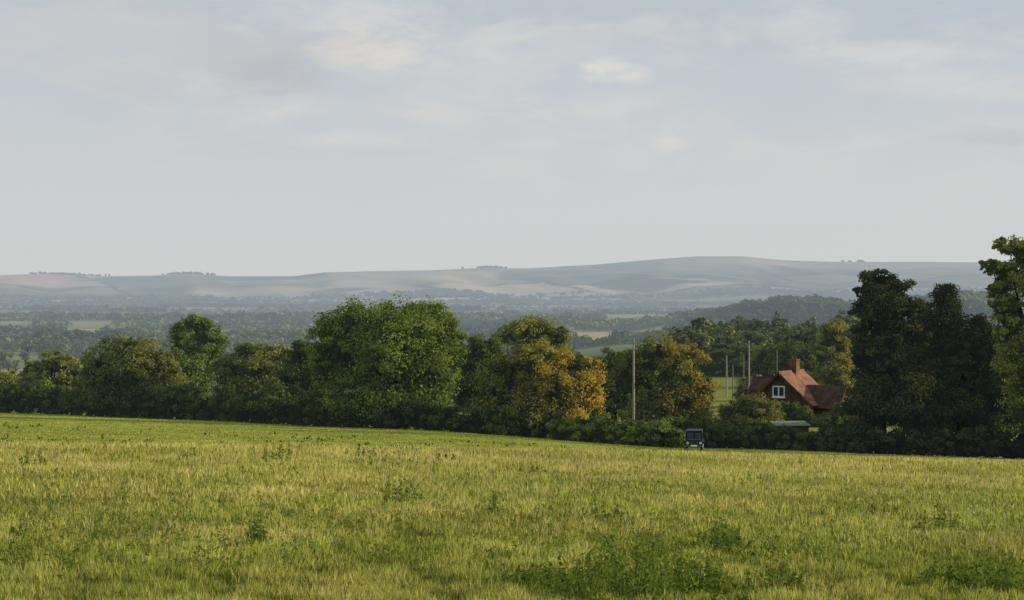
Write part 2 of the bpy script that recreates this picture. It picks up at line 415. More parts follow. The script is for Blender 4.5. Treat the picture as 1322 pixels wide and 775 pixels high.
tree('evergreen_tree', 'dark evergreen half hidden between the pine and the pointed fir', 'tree', 192,
     [(1194, 408, 14, 18), (1182, 432, 20, 22), (1206, 436, 22, 26), (1190, 460, 34, 26), (1215, 470, 26, 24), (1200, 490, 34, 36), (1180, 530, 40, 40)], 17000, .30, G_con, aut=.1, base=1197)
tree('evergreen_tree', 'black green evergreen thicket tree under the pointed fir', 'tree', 180,
     [(1250, 462, 28, 30), (1280, 446, 18, 28), (1222, 500, 34, 34), (1195, 535, 34, 34), (1240, 530, 36, 38), (1278, 505, 30, 46), (1290, 545, 34, 30)], 16000, .30, G_con, aut=.06, base=1240)
tree('edge_tree', 'tall leafy tree with sunlit olive leaves cut off by the right edge', 'tree', 170,
     [(1302, 320, 20, 13), (1334, 328, 34, 24), (1278, 346, 18, 11), (1304, 356, 28, 20), (1350, 380, 44, 46), (1288, 374, 20, 14), (1298, 396, 24, 20), (1310, 424, 28, 30), (1350, 460, 50, 56), (1318, 470, 28, 44), (1335, 530, 40, 46)],
     26000, .27, G_olv, aut=.2, base=1335, rad=.45)
tree('poplar_tree', 'yellow green upright tree behind the right end of the cottage', 'tree', 275,
     [(1076, 434, 17, 22), (1064, 456, 15, 22), (1086, 458, 16, 24), (1076, 482, 26, 28)], 9000, .34, G_olv, aut=.4, gradx=.2, base=1076)
tree('garden_tree', 'dull green garden tree behind the cottage chimney', 'tree', 330,
     [(1028, 458, 28, 17), (1000, 464, 28, 16), (1040, 482, 34, 24), (1000, 488, 34, 22)], 8000, .40, G_drk, aut=.2, base=1020)
tree('garden_tree', 'dark rounded garden tree between the cottage and the pine', 'tree', 290,
     [(1098, 490, 22, 22), (1062, 500, 30, 20), (1100, 520, 26, 26)], 6000, .36, G_drk, aut=.1, base=1088)
tree('garden_tree', 'dull green tree filling the background behind the slender posts', 'tree', 400,
     [(930, 464, 26, 13), (962, 462, 26, 15), (985, 472, 22, 16), (948, 484, 48, 16)], 8000, .46, G_drk, aut=.2, base=955)
tree('garden_tree', 'yellowish small tree by the bright lawn left of the cottage', 'tree', 262,
     [(972, 496, 16, 13), (960, 508, 14, 14), (978, 516, 20, 16)], 4000, .32, G_olv, aut=.3, base=972, rad=.15)
tree('garden_bush', 'rounded dark bush with rusty tips in front of the cottage gable', 'bush', 212,
     [(968, 526, 28, 15), (946, 536, 20, 16), (990, 532, 24, 15), (972, 546, 38, 16)], 7000, .25, G_brn, aut=.14, base=970, rad=.12)
tree('garden_bush', 'dark bush below the cottage window right of the rusty bush', 'bush', 216,
     [(1016, 528, 18, 10), (1038, 536, 20, 11), (1006, 542, 22, 14)], 5000, .24, G_drk, aut=.15, base=1016, rad=.1)
tree('garden_bush', 'dark bush at the right corner of the cottage beside the pine', 'bush', 200,
     [(1100, 532, 20, 20), (1070, 548, 24, 14), (1102, 552, 22, 20)], 6000, .25, G_drk, aut=.1, base=1086, rad=.1)

def hedge(label, p0, D0, p1, D1, hm_, n, leaf, mat, aut=.1, var=.3, name='hedge', thick=1.6):
    x0, x1 = wx(p0, D0), wx(p1, D1); ln = math.hypot(x1-x0, D1-D0)
    cx, cy = (x0+x1)/2, (D0+D1)/2; cz = h1(cx, cy)
    r = empty(name, (cx, cy, cz)); tag(r, label, 'hedge')
    L = []; k = max(3, int(ln/1.5))
    for i in range(k):
        f = (i+.5)/k; x = x0+(x1-x0)*f; y = D0+(D1-D0)*f+random.uniform(-.5, .5)
        hh = hm_*random.uniform(1-var, 1+var); z = h1(x, y)
        L.append((x-cx, y-cy, z-cz+hh*.36, 1.5*random.uniform(.8, 1.3), thick, hh*.64))
        if i % max(1, k//5) == 0:
            m = MB(); m.tube([(x-cx, y-cy, z-cz-.2), (x-cx+.1, y-cy, z-cz+hh*.4), (x-cx-.2, y-cy+.1, z-cz+hh*.75)], [.09, .06, .02], 5); m.build('stem', BARK, r)
    P, Nn, S, v, t = crown_data(L, n, leaf, aut, 0, minz=-99)
    gz = H(P[:, 0]+cx, P[:, 1]+cy)-cz
    P[:, 2] = np.where(P[:, 2] < gz+.08, gz+rng.uniform(.0, .9, len(P)), P[:, 2])
    link('foliage', leaf_mesh('foliage', P, Nn, S, v, t, mat), r)
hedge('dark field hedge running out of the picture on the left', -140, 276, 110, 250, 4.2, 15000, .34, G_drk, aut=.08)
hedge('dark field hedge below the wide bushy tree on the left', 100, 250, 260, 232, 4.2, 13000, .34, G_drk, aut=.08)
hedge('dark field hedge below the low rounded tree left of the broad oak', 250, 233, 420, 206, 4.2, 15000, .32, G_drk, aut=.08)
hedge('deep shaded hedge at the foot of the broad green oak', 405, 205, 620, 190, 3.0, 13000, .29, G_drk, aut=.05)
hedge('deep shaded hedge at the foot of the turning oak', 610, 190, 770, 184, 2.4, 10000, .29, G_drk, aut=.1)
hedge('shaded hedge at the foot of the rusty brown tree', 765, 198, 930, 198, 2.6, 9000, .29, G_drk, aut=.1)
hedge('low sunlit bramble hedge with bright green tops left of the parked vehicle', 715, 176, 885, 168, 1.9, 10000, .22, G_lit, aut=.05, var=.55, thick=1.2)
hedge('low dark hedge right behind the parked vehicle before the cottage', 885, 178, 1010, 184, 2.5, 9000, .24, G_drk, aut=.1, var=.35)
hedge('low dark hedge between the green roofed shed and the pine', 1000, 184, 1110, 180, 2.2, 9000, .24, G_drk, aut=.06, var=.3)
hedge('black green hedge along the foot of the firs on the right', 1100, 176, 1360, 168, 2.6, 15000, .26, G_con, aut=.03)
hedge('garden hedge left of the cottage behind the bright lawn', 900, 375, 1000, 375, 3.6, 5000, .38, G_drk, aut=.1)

# ---------------------------------------------------------------- trees of the valley
protos = []
def proto_lobes(k):
    R_ = random.Random(k)
    L = []
    for i in range(6):
        an = R_.uniform(0, 2*pi); q = R_.uniform(0, 2.8)
        L.append((q*math.cos(an), q*math.sin(an), R_.uniform(3.8, 7.6), R_.uniform(1.5, 2.7), R_.uniform(1.5, 2.7), R_.uniform(1.3, 2.4)))
    L.append((0, 0, 4.2, 3.6, 3.6, 3.2)); L.append((0, 0, 1.8, 3.4, 3.4, 1.8))
    return L
for k in range(6):
    L = proto_lobes(k+20)
    P, Nn, S, v, t = crown_data(L, 1700, .8, .1)
    protos.append((leaf_mesh('crown', P, Nn, S, v, t, G_far), trunk_mesh('trunk', 9, .35, L)))
spots = []
rr = random.Random(77)
def try_spot(px, D, hh):
    x = wx(px, D); z = h1(x, D); top = HY-(z+hh)/D*F
    if 722 < px < 880 and top < 443 and D < 2700: return
    if top < 404: return
    if 780 < px < 860 and D < 2700 and top < 446: return
    if 918 < px < 954 and D < 400: return
    spots.append((x, D, z, hh))
for i in range(120): try_spot(rr.uniform(590, 1110), rr.uniform(620, 1500), rr.uniform(7, 16))
for i in range(120): try_spot(rr.uniform(840, 1180), rr.uniform(500, 1300), rr.uniform(8, 15))
for i in range(14): try_spot(rr.uniform(860, 1060), rr.uniform(450, 520), rr.uniform(7, 10))
for i in range(80): try_spot(rr.uniform(-20, 640), rr.uniform(1500, 2700), rr.uniform(10, 22))
for i in range(50): try_spot(rr.uniform(600, 900), rr.uniform(1500, 2500), rr.uniform(7, 17))
for i in range(40): try_spot(rr.uniform(880, 1120), rr.uniform(1600, 2700), rr.uniform(10, 20))
for i, (x, y, z, hh) in enumerate(spots[:298]):
    cm, tm = protos[i % 6]
    r = empty('valley_tree', (x, y, z), rr.uniform(0, 6.28)); s = hh/9; r.scale = (s*rr.uniform(.85, 1.6), s*rr.uniform(.85, 1.4), s)
    if x < -.02*y: tag(r, 'small rounded tree in the valley beyond the left part of the hedgerow', 'tree', 'valley trees beyond the hedgerow on the left')
    else: tag(r, 'rounded tree on the slope beyond the hedgerow near the cottage side', 'tree', 'slope trees beyond the hedgerow on the right')
    link('crown', cm, r); link('trunk', tm, r)

def far_trees(name, label, A, leafk=.5):
    A = np.array(A); x, y, hh = A[:, 0], A[:, 1], A[:, 2]
    z = H(x, y)
    cnt = np.clip(110000/y, 9, 60).astype(int)
    k = np.repeat(np.arange(len(A)), cnt); n = len(k)
    d = unit(n); d[:, 2] = np.abs(d[:, 2])*1.0-.25*(rng.random(n) < .4)
    rad = (hh*.65*rng.uniform(.8, 2.1, len(hh)))[k]
    P = np.stack([x[k]+d[:, 0]*rad, y[k]+d[:, 1]*rad, z[k]+hh[k]*(.38+.6*d[:, 2]*rng.uniform(.7, 1.05, n))], -1)
    S = hh[k]*leafk*rng.uniform(.6, 1.2, n)*np.sqrt(30/np.maximum(cnt[k], 12))
    cl = fbm(x/220, y/300, 90)
    v = np.clip(.2*rng.random(len(A))[k]+.2*rng.random(n)+1.9*(cl[k]-.33), 0, 1); t = np.where(rng.random(len(A)) < .15, .5, .05)[k]
    tag(link(name, leaf_mesh(name, P, .7*d+.4*unit(n), S, v, t, G_wood, .8)), label, 'woodland', kind='stuff')
def clear(px, D):
    if 730 < px < 876 and 2300 < D < 3560: return False
    if 776 < px < 910 and 4200 < D < 6300: return False
    if px < 42 and 3600 < D < 4700: return False
    if 86 < px < 150 and 3700 < D < 4900: return False
    if px < 52 and 2050 < D < 2420: return False
    return True
A = []
for i in range(200):
    y0 = 1/rr.uniform(1/9800, 1/2100); x0 = y0*rr.uniform(-.4, .4); ln = rr.uniform(150, 900)*(1+y0/6000); an = rr.gauss(0, .25)
    s = 0; big_ = rr.uniform(.6, 1.5)
    while s < ln:
        x = x0+math.cos(an)*(s-ln/2); y = y0+math.sin(an)*(s-ln/2)
        if y > 1900 and clear(CX+x/y*F, y): A.append((x+rr.uniform(-4, 4), y+rr.uniform(-6, 6), big_*rr.choice((3, 4, 5, 6, 8, 10, 13))))
        s += rr.uniform(4, 11)*(1+y0/7000)
far_trees('hedgerow_trees', 'lines of dark hedgerow trees between the valley fields', A)
A = []
for i in range(85):
    y0 = 1/rr.uniform(1/9500, 1/2500); x0 = y0*rr.uniform(-.4, .4); w = rr.uniform(30, 220); tall = rr.uniform(.8, 1.5)
    for j in range(int(w*.5)):
        x = x0+rr.gauss(0, w); y = y0+rr.gauss(0, w*.25)
        if y > 1900 and clear(CX+x/y*F, y): A.append((x, y, rr.uniform(7, 16)*tall))
far_trees('valley_woodland', 'patches of dark woodland spread over the wide valley floor', A)
A = []
for i in range(5200):
    px = rr.uniform(885, 1600); y = rr.gauss(3350, 330)
    if 985 < px < 1050 and y < 3150: continue
    if fbm(px/46, y/200, 44, 2) < .47: continue
    A.append((wx(px, y), y, rr.uniform(7, 21)))
far_trees('ridge_woodland', 'dark wood covering the low ridge beyond the cottage', A)
A = []
for px0, px1, y0, n_ in ((48, 130, 14850, 80), (205, 268, 14850, 50), (608, 652, 14900, 36), (1090, 1120, 14900, 12)):
    for j in range(n_):
        px = rr.gauss((px0+px1)/2, (px1-px0)*.24); A.append((wx(px, y0), y0+rr.uniform(-80, 40), rr.uniform(9, 18)))
for i in range(80):
    y0 = rr.uniform(9500, 11300); x0 = y0*rr.uniform(-.35, .35); w = rr.uniform(80, 420)
    for j in range(int(w*.22)):
        A.append((x0+rr.gauss(0, w), y0+rr.gauss(0, w*.2), rr.uniform(8, 16)))
far_trees('hill_woodland', 'hazy copses and shelter belts on the distant hills', A, .8)

# ---------------------------------------------------------------- grass
def grass_mat(name, g0, g1, straw0, straw1):
    m, nt = new_mat(name)
    v = N(nt, 'ShaderNodeAttribute', attribute_name='v'); t = N(nt, 'ShaderNodeAttribute', attribute_name='t')
    cg = ramp(nt, v.outputs['Fac'], [(0, g0), (1, g1)]); cs = ramp(nt, v.outputs['Fac'], [(0, straw0), (1, straw1)])
    c = mixc(nt, t.outputs['Fac'], cg, cs)
    d = N(nt, 'ShaderNodeBsdfDiffuse'); tl = N(nt, 'ShaderNodeBsdfTranslucent')
    nt.links.new(c, d.inputs[0]); nt.links.new(c, tl.inputs[0])
    mx = N(nt, 'ShaderNodeMixShader'); mx.inputs[0].default_value = .4
    nt.links.new(d.outputs[0], mx.inputs[1]); nt.links.new(tl.outputs[0], mx.inputs[2])
    return finish(m, nt, mx.outputs[0], False)
GM = grass_mat('grass_blades', (.15, .19, .036), (.42, .47, .085), (.35, .32, .075), (.74, .66, .24))
def blades(n, d0, d1, seg):
    D = 1/rng.uniform(1/d1, 1/d0, n)
    x = rng.uniform(-.33, .33, n)*D+rng.uniform(-2, 2, n)
    y = D+rng.normal(0, .3, n)
    tx = fbm(x/.30, y/.5, 50, 2); big = fbm(x/9, y/16, 52, 3); mid = fbm(x/2.0, y/4, 54, 3)
    u = x/y
    yb = np.interp(u, [-.27, 0, .27], [78, 98, 160])
    rough = ss(5, -5, y-yb)
    hh = (.045+.14*np.clip(tx*1.8-.4, 0, 1)*rng.uniform(.4, 1.4, n)+.07*rng.random(n)*mid)*(rough*(1+.5*ss(40, 90, y)-.4*ss(92, 112, y)*ss(.03, .07, u)))+(1-rough)*rng.uniform(.04, .10, n)
    w = np.maximum(.0050, D*.00040)*rng.uniform(.7, 1.5, n)
    an = rng.uniform(0, 2*pi, n); la = rng.uniform(0, 2*pi, n); lean = hh*rng.uniform(.02, .45, n)
    z = H(x, y)-.02
    dx, dy = np.cos(an)*w, np.sin(an)*w
    ex, ey = np.cos(la)*lean, np.sin(la)*lean
    v = np.clip(.44+1.1*(rng.random(n)-.5)+1.2*(mid-.5)+.4*(big-.5)+.7*(tx-.5), 0, 1)
    band = ss(38, 70, y)*rough
    t = np.clip(.36+.8*(big-.5)+1.4*(fbm(x/1.6, y/3.2, 60, 3)-.5)+1.0*(rng.random(n)-.5)+.34*band-.25*(1-rough), 0, 1)
    B = np.stack([x, y, z], -1); o = np.zeros(n)
    if seg == 2:
        V = np.stack([B+np.stack([-dx, -dy, o], -1), B+np.stack([dx, dy, o], -1),
                      B+np.stack([ex*.35+dx*.75, ey*.35+dy*.75, hh*.6], -1), B+np.stack([ex*.35-dx*.75, ey*.35-dy*.75, hh*.6], -1),
                      B+np.stack([ex, ey, hh], -1)], 1).reshape(-1, 3)
        b = np.arange(n)[:, None]*5
        Fc = np.concatenate([b+np.array([[0, 1, 2, 3]]), b+np.array([[3, 2, 4]])], 1).ravel()
        st = (np.arange(n)[:, None]*7+np.array([[0, 4]])).ravel()
        return V, Fc, st, np.repeat(v, 5), np.repeat(t, 5)
    V = np.stack([B+np.stack([-dx, -dy, o], -1), B+np.stack([dx, dy, o], -1), B+np.stack([ex, ey, hh], -1)], 1).reshape(-1, 3)
    return V, np.arange(3*n), np.arange(0, 3*n, 3), np.repeat(v, 3), np.repeat(t, 3)
for nm, lb, a_ in (('meadow_grass', 'rough yellow green meadow grass of the near field', blades(290000, 15, 50, 2)),
                   ('pasture_grass', 'paler grass of the far part of the field', blades(220000, 48, 270, 1))):
    me = make_mesh(nm, a_[0], a_[1], a_[2], GM, {'v': a_[3], 't': a_[4]})
    tag(link(nm, me), lb, 'grass', kind='stuff')
n = 40000
D = 1/rng.uniform(1/120, 1/24, n); x = rng.uniform(-.33, .33, n)*D; y = D
yb = np.interp(x/y, [-.27, 0, .27], [78, 98, 160])
k = (y < yb) & (rng.random(n) < .05+.5*ss(.45, .7, fbm(x/5, y/9, 70))+.8*ss(38, 70, y)*ss(.25, .55, fbm(x/9, y/20, 72)))
x, y = x[k], y[k]; n = len(x)
P = np.stack([x, y, H(x, y)+rng.uniform(.10, .30, n)], -1)
SM = grass_mat('seed_heads', (.24, .22, .14), (.42, .38, .27), (.30, .26, .20), (.48, .42, .34))
tag(link('seed_heads', leaf_mesh('seed_heads', P, unit(n)*np.array((1, 1, .3)), np.maximum(.02, y*.00055)*rng.uniform(.7, 1.5, n), rng.random(n), rng.random(n), SM, .5)),
    'pale dry seed heads standing over the meadow grass', 'seed heads', kind='stuff')

# weeds
WM = foliage('weed_leaves', (.055, .085, .020), (.11, .165, .038), (.24, .31, .07), (.2, .16, .05), tr=.35, haze=False)
STM = surf('weed_stems', (.05, .08, .02), (.1, .12, .04), 9, .8)
def weed_data(cx, cy, w, hh, n):
    ns = max(3, n//24)
    sx = cx+rng.normal(0, w*.42, ns); sy = cy+rng.normal(0, w*.8, ns)
    f = np.exp(-((sx-cx)/(w*.6))**2*.7); sh = hh*(.25+.75*f)*rng.uniform(.3, 1.15, ns)
    k = rng.integers(0, ns, n); q = rng.random(n)**.8
    an = rng.uniform(0, 2*pi, n); rr_ = rng.uniform(.01, .10, n)*(1.2-q)*(hh/.5)**.6
    P = np.stack([sx[k]+np.cos(an)*rr_, sy[k]+np.sin(an)*rr_, H(sx[k], sy[k])+sh[k]*q], -1)
    Nn = np.stack([np.cos(an)*.6, np.sin(an)*.6, np.full(n, .45)], -1)+.7*unit(n)
    return P, Nn, np.clip(.4*rng.random(ns)[k]+.5*rng.random(n)+.2*q, 0, 1), (sx, sy, sh)
def gdist(px, py):
    for D in np.geomspace(15, 400, 900):
        if h1(wx(px, D), D) >= wz(py, D): return D
    return 170
weeds = [(820, 770, 190, 64, 6500, 'broad bushy clump of dark green weeds at the bottom edge right of centre'),
         (910, 770, 80, 40, 1500, 'leafy weed clump at the right end of the broad bottom clump'),
         (935, 716, 60, 38, 1500, 'dark weed tuft above the broad clump at the lower right'),
         (998, 722, 50, 20, 700, 'low flat weed tuft right of the dark tuft in the lower right field'),
         (330, 712, 26, 46, 700, 'tall single weed tuft in the lower left field'),
         (520, 652, 44, 36, 800, 'weed tuft in the middle of the field left of centre'),
         (640, 668, 24, 28, 360, 'small upright weed in the field near the picture centre'),
         (770, 672, 60, 28, 700, 'green weed patch right of the picture centre'),
         (1215, 690, 50, 40, 800, 'green weed tuft in the right part of the field'),
         (1110, 668, 90, 24, 800, 'long low weed patch in the right part of the field'),
         (1300, 776, 130, 48, 3600, 'dark leafy weed clump in the bottom right corner'),
         (1010, 768, 90, 34, 1500, 'weed clump at the bottom edge left of the corner clump'),
         (465, 592, 34, 22, 320, 'distant bushy weed left of the picture centre near the field brow'),
         (682, 612, 24, 16, 200, 'distant small dark weed at the picture centre'),
         (576, 598, 20, 16, 200, 'distant weed tuft in front of the broad oak'),
         (40, 605, 30, 24, 320, 'weed tuft near the left edge of the picture'),
         (355, 600, 40, 24, 320, 'pale weed tuft in the field in front of the low rounded tree'),
         (25, 700, 26, 24, 380, 'small weed at the left edge of the lower field'),
         (1215, 765, 60, 34, 1100, 'small weed beside the bottom right corner clump'),
         (690, 766, 110, 30, 1500, 'weed clump at the bottom edge near the picture centre'),
         (415, 735, 40, 22, 460, 'low weed in the lower field left of centre')]
for px, py, w, hp, n, lb in weeds:
    D = gdist(px, min(py, 771)); s = D/F; cx = wx(px, D); cz = h1(cx, D)
    r = empty('weed_clump', (cx, D, cz)); tag(r, lb, 'weed')
    P, Nn, v, (sx, sy, sh) = weed_data(cx, D, w*s*.8, hp*s*1.1, n)
    for a_, b_, c_ in list(zip(sx, sy, sh))[:7]:
        mb = MB(); g0 = h1(a_, b_); mb.tube([(a_-cx, b_-D, g0-cz-.03), (a_-cx+.02, b_-D, g0-cz+c_*.95)], [.006, .003], 4); mb.build('stem', STM, r)
    link('leaves', leaf_mesh('leaves', P-np.array((cx, D, cz)), Nn, rng.uniform(.025, .07, n)*max(1, D/38), v*.85, np.zeros(n), WM, .32), r)
PP, NN, VV, S_ = [], [], [], []
for i in range(3200):
    D = 1/rng.uniform(1/130, 1/16); x = rng.uniform(-.32, .32)*D
    if fbm(x/7, D/14, 80) < .45: continue
    nn = 50
    P, Nn, v, _ = weed_data(x, D, rng.uniform(.12, .8), rng.uniform(.12, .34), nn)
    PP.append(P); NN.append(Nn); VV.append(v); S_.append(rng.uniform(.02, .055, nn)*max(1, D/40))
P = np.concatenate(PP)
tag(link('scattered_weeds', leaf_mesh('scattered_weeds', P, np.concatenate(NN), np.concatenate(S_), np.concatenate(VV), np.zeros(len(P)), WM, .35)),
    'small green weeds scattered through the meadow grass', 'weeds', kind='stuff')

# ---------------------------------------------------------------- cottage
BRICK = surf('red_brick', (.115, .064, .050), (.15, .085, .064), 5.5, .9, kind='tiles')
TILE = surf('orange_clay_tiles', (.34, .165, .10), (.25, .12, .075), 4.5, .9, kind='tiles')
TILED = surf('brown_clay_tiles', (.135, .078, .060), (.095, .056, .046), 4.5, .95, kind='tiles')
CHB = surf('chimney_brick', (.22, .11, .075), (.28, .145, .095), 5.5, .9, kind='tiles')
WHITE = surf('white_paint', (.74, .74, .72), (.85, .85, .83), 4, .5, bump=0)
GLASS = surf('dark_glass', (.03, .04, .05), (.05, .06, .07), 1, .15, bump=0)
hx, hD = wx(1006, 229), 229.0
hz = h1(hx, 230)
hs = empty('brick_cottage', (hx, hD, hz), -math.radians(33))
tag(hs, 'red brick cottage with orange tiled roof and white gable window', 'house')
def slab(mb, p0, p1, q0, q1, th=.14):
    a = [np.array(p, float) for p in (p0, p1, q1, q0)]
    nrm = np.cross(a[1]-a[0], a[3]-a[0]); nrm /= np.linalg.norm(nrm)
    if nrm[2] < 0: nrm = -nrm
    mb.poly([tuple(p) for p in a]+[tuple(p+nrm*th) for p in a], [(3, 2, 1, 0), (4, 5, 6, 7), (0, 1, 5, 4), (1, 2, 6, 5), (2, 3, 7, 6), (3, 0, 4, 7)])
AP = 6.45
w = MB(); w.prism([(-2.8, -1), (4.1, -1), (4.1, 2.9), (0, AP-.02), (-2.8, 3.7)], 'y', 0, 6.8); w.build('wall', BRICK, hs)
rf = MB(); slab(rf, (4.42, -.3, 2.62), (4.42, 7.0, 2.62), (-.0, -.3, AP), (0, 7.0, AP)); r1 = rf.build('roof', TILE, hs); r1['label'] = 'sunlit orange tiled roof slope'
rf = MB(); slab(rf, (-3.1, -.3, 3.41), (-3.1, 7.0, 3.41), (-.01, -.3, AP), (-.01, 7.0, AP)); rf.build('roof', TILED, hs)
rg = MB(); rg.tube([(0, -.32, AP+.14), (0, 7.02, AP+.14)], [.13, .13], 8); rg.build('ridge_tiles', TILE, r1)
for q_, z_ in ((4.42, 2.44), (-3.1, 3.23)):
    bb = MB(); slab(bb, (q_, -.36, z_), (q_, -.31, z_), (0, -.36, AP-.18), (0, -.31, AP-.18), .2); bb.build('bargeboard', TILED, hs)
w = MB(); w.prism([(1.6, -1), (6.0, -1), (6.0, 3.4), (3.8, 5.7), (1.6, 3.4)], 'x', -4.9, -2.79); w.build('wall', BRICK, hs)
rf = MB()
for ye, yr in ((1.3, 3.8), (6.3, 3.81)): slab(rf, (-5.2, ye, 3.1), (-1.0, ye, 3.1), (-5.2, yr, 5.75), (-1.0, yr, 5.75))
rf.build('roof', TILED, hs)
w = MB(); w.prism([(1.2, -1), (6.0, -1), (6.0, 2.6), (3.6, 4.85), (1.2, 2.6)], 'x', 4.11, 6.9); w.build('wall', BRICK, hs)
rf = MB()
for ye, yr in ((.9, 3.6), (6.3, 3.61)): slab(rf, (2.0, ye, 2.3), (7.2, ye, 2.3), (2.0, yr, 4.9), (7.2, yr, 4.9))
rf.build('roof', TILED, hs)
x, y, z0, z1, ww, dd = 0, 4.2, AP-.6, AP+1.6, 1.05, .95
c_ = MB(); c_.box(x-ww/2, x+ww/2, y-dd/2, y+dd/2, z0, z1-.25); c_.box(x-ww/2-.07, x+ww/2+.07, y-dd/2-.07, y+dd/2+.07, z1-.248, z1); c_.build('chimney', CHB, r1)
for s_ in (-.22, .22):
    p = MB(); p.tube([(x+s_*ww, y, z1+.002), (x+s_*ww, y, z1+.35)], [.12, .09], 8); p.build('chimney_pot', TILE, r1)
def window(x0, x1, z0, z1, y, parent, bars=1):
    f = MB(); t_ = .14
    f.box(x0, x1, y-.09, y-.01, z0, z0+t_); f.box(x0, x1, y-.09, y-.01, z1-t_, z1)
    xs = [x0]+[x0+(x1-x0-t_)*(i+1)/(bars+1) for i in range(bars)]+[x1-t_]
    for q in xs: f.box(q, q+t_, y-.088, y-.012, z0+t_, z1-t_)
    root = empty('window', (0, 0, 0)); root.parent = parent
    f.build('frame', WHITE, root)
    g_ = MB(); g_.box(x0+.05, x1-.05, y-.05, y-.03, z0+.05, z1-.05); g_.build('pane', GLASS, root)
    s_ = MB(); s_.box(x0-.08, x1+.08, y-.17, y-.01, z0-.11, z0-.003); s_.build('sill', WHITE, root)
window(-.85, .75, 3.6, 4.95, 0, hs, 1)
window(-2.3, -.9, .9, 2.1, 0, hs, 1); window(1.6, 3.2, .9, 2.0, 0, hs, 2)
window(-4.4, -3.4, 1.4, 2.6, 1.6, hs, 1)
dr = MB(); dr.box(.05, .95, -.07, -.01, -.2, 1.95); d_ = dr.build('door', surf('green_door', (.04, .07, .05), (.05, .09, .06), 3, .5), hs)
kn = MB(); kn.tube([(.85, -.07, .95), (.85, -.12, .95)], [.03, .03], 8); kn.build('handle', GLASS, d_)

SD = 200; sx = wx(1020, SD); sh = empty('garden_shed', (sx, SD, h1(sx, SD)), math.radians(8))
tag(sh, 'low garden shed with pale green roof in front of the cottage', 'shed')
w = MB(); w.prism([(-1.1, -.2), (1.1, -.2), (1.1, 1.75), (-1.1, 2.0)], 'x', -1.7, 1.7); w.build('wall', surf('shed_boards', (.07, .06, .045), (.12, .10, .07), 5, .9), sh)
rf = MB(); slab(rf, (-1.9, -1.3, 1.9), (1.9, -1.3, 1.9), (-1.9, 1.3, 2.2), (1.9, 1.3, 2.2), .08)
rf.build('roof', surf('green_felt', (.13, .17, .11), (.20, .24, .16), 2, .8), sh)
dd_ = MB(); dd_.box(-.4, .45, -1.14, -1.103, 0, 1.6); dd_.build('door', surf('shed_door', (.1, .09, .07), (.14, .12, .09), 3, .8), sh)

# ---------------------------------------------------------------- poles
WOODP = surf('grey_pole_wood', (.16, .145, .12), (.27, .24, .20), 4, .8)
WOODL = surf('pale_pole_wood', (.27, .25, .21), (.38, .35, .30), 4, .8)
INS = surf('grey_insulator', (.25, .25, .24), (.32, .32, .3), 4, .5, bump=0)
def pole(px, top, D, rad, label, arm=True, mat=None):
    mat = mat or WOODP
    x = wx(px, D); z0 = h1(x, D); z1 = wz(top, D); h_ = z1-z0
    r = empty('utility_pole', (x, D, z0), .2); tag(r, label, 'pole', None)
    m_ = MB(); m_.tube([(0, 0, -.5), (0, 0, h_*.5), (0, 0, h_)], [rad*1.2, rad, rad*.8], 10); m_.build('post', mat, r, smooth=False)
    if arm:
        m_ = MB(); m_.box(-.6, .6, -rad-.08, -rad+.01, h_-.55, h_-.45); a_ = m_.build('crossarm', mat, r)
        for q in (-.5, 0, .5):
            k_ = MB(); k_.tube([(q, -rad-.04, h_-.45), (q, -rad-.04, h_-.39), (q, -rad-.04, h_-.30)], [.02, .05, .03], 8); k_.build('insulator', INS, a_)
    else:
        m_ = MB(); m_.tube([(0, 0, h_+.002), (0, 0, h_+.12)], [rad*.95, rad*.2], 10); m_.build('cap', mat, r)
pole(967, 440, 255, .11, 'tallest pale pole with crossarm left of the cottage', True, WOODL)
pole(938, 460, 298, .11, 'leftmost slender post beyond the rusty tree', False, WOODL)
pole(946, 472, 290, .09, 'short slender post next to the leftmost post', False)
pole(960, 460, 300, .10, 'slender dull post just left of the tallest pole', False)
pole(818, 438, 205, .12, 'pale pole with crossarm above the rusty brown tree', True, WOODL)
pole(1003, 452, 290, .08, 'thin post rising behind the left wing of the cottage', False)

# ---------------------------------------------------------------- valley farm buildings
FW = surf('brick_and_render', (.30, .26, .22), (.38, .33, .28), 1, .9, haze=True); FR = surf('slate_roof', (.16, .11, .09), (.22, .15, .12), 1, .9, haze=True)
def farm(px, D, wd, dp, hh, label, rz=.3):
    x = wx(px, D); r = empty('farm_building', (x, D, h1(x, D)), rz); tag(r, label, 'building')
    m_ = MB(); m_.prism([(-dp/2, -1), (dp/2, -1), (dp/2, hh), (0, hh+dp*.42), (-dp/2, hh)], 'x', -wd/2, wd/2); m_.build('wall', FW, r)
    m_ = MB()
    for s_ in (-1, 1): slab(m_, (-wd/2-.5, s_*(dp/2+.5), hh-.4), (wd/2+.5, s_*(dp/2+.5), hh-.4), (-wd/2-.5, s_*.01, hh+dp*.43), (wd/2+.5, s_*.01, hh+dp*.43), .3)
    m_.build('roof', FR, r)
farm(36, 3950, 14, 8, 4, 'tiny farmhouse far off near the left edge of the valley')
farm(140, 4000, 14, 8, 4, 'tiny barn by the straw field in the left valley', -.2)
farm(884, 4500, 8, 8, 13, 'tiny tall building on the valley slope above the rusty tree')

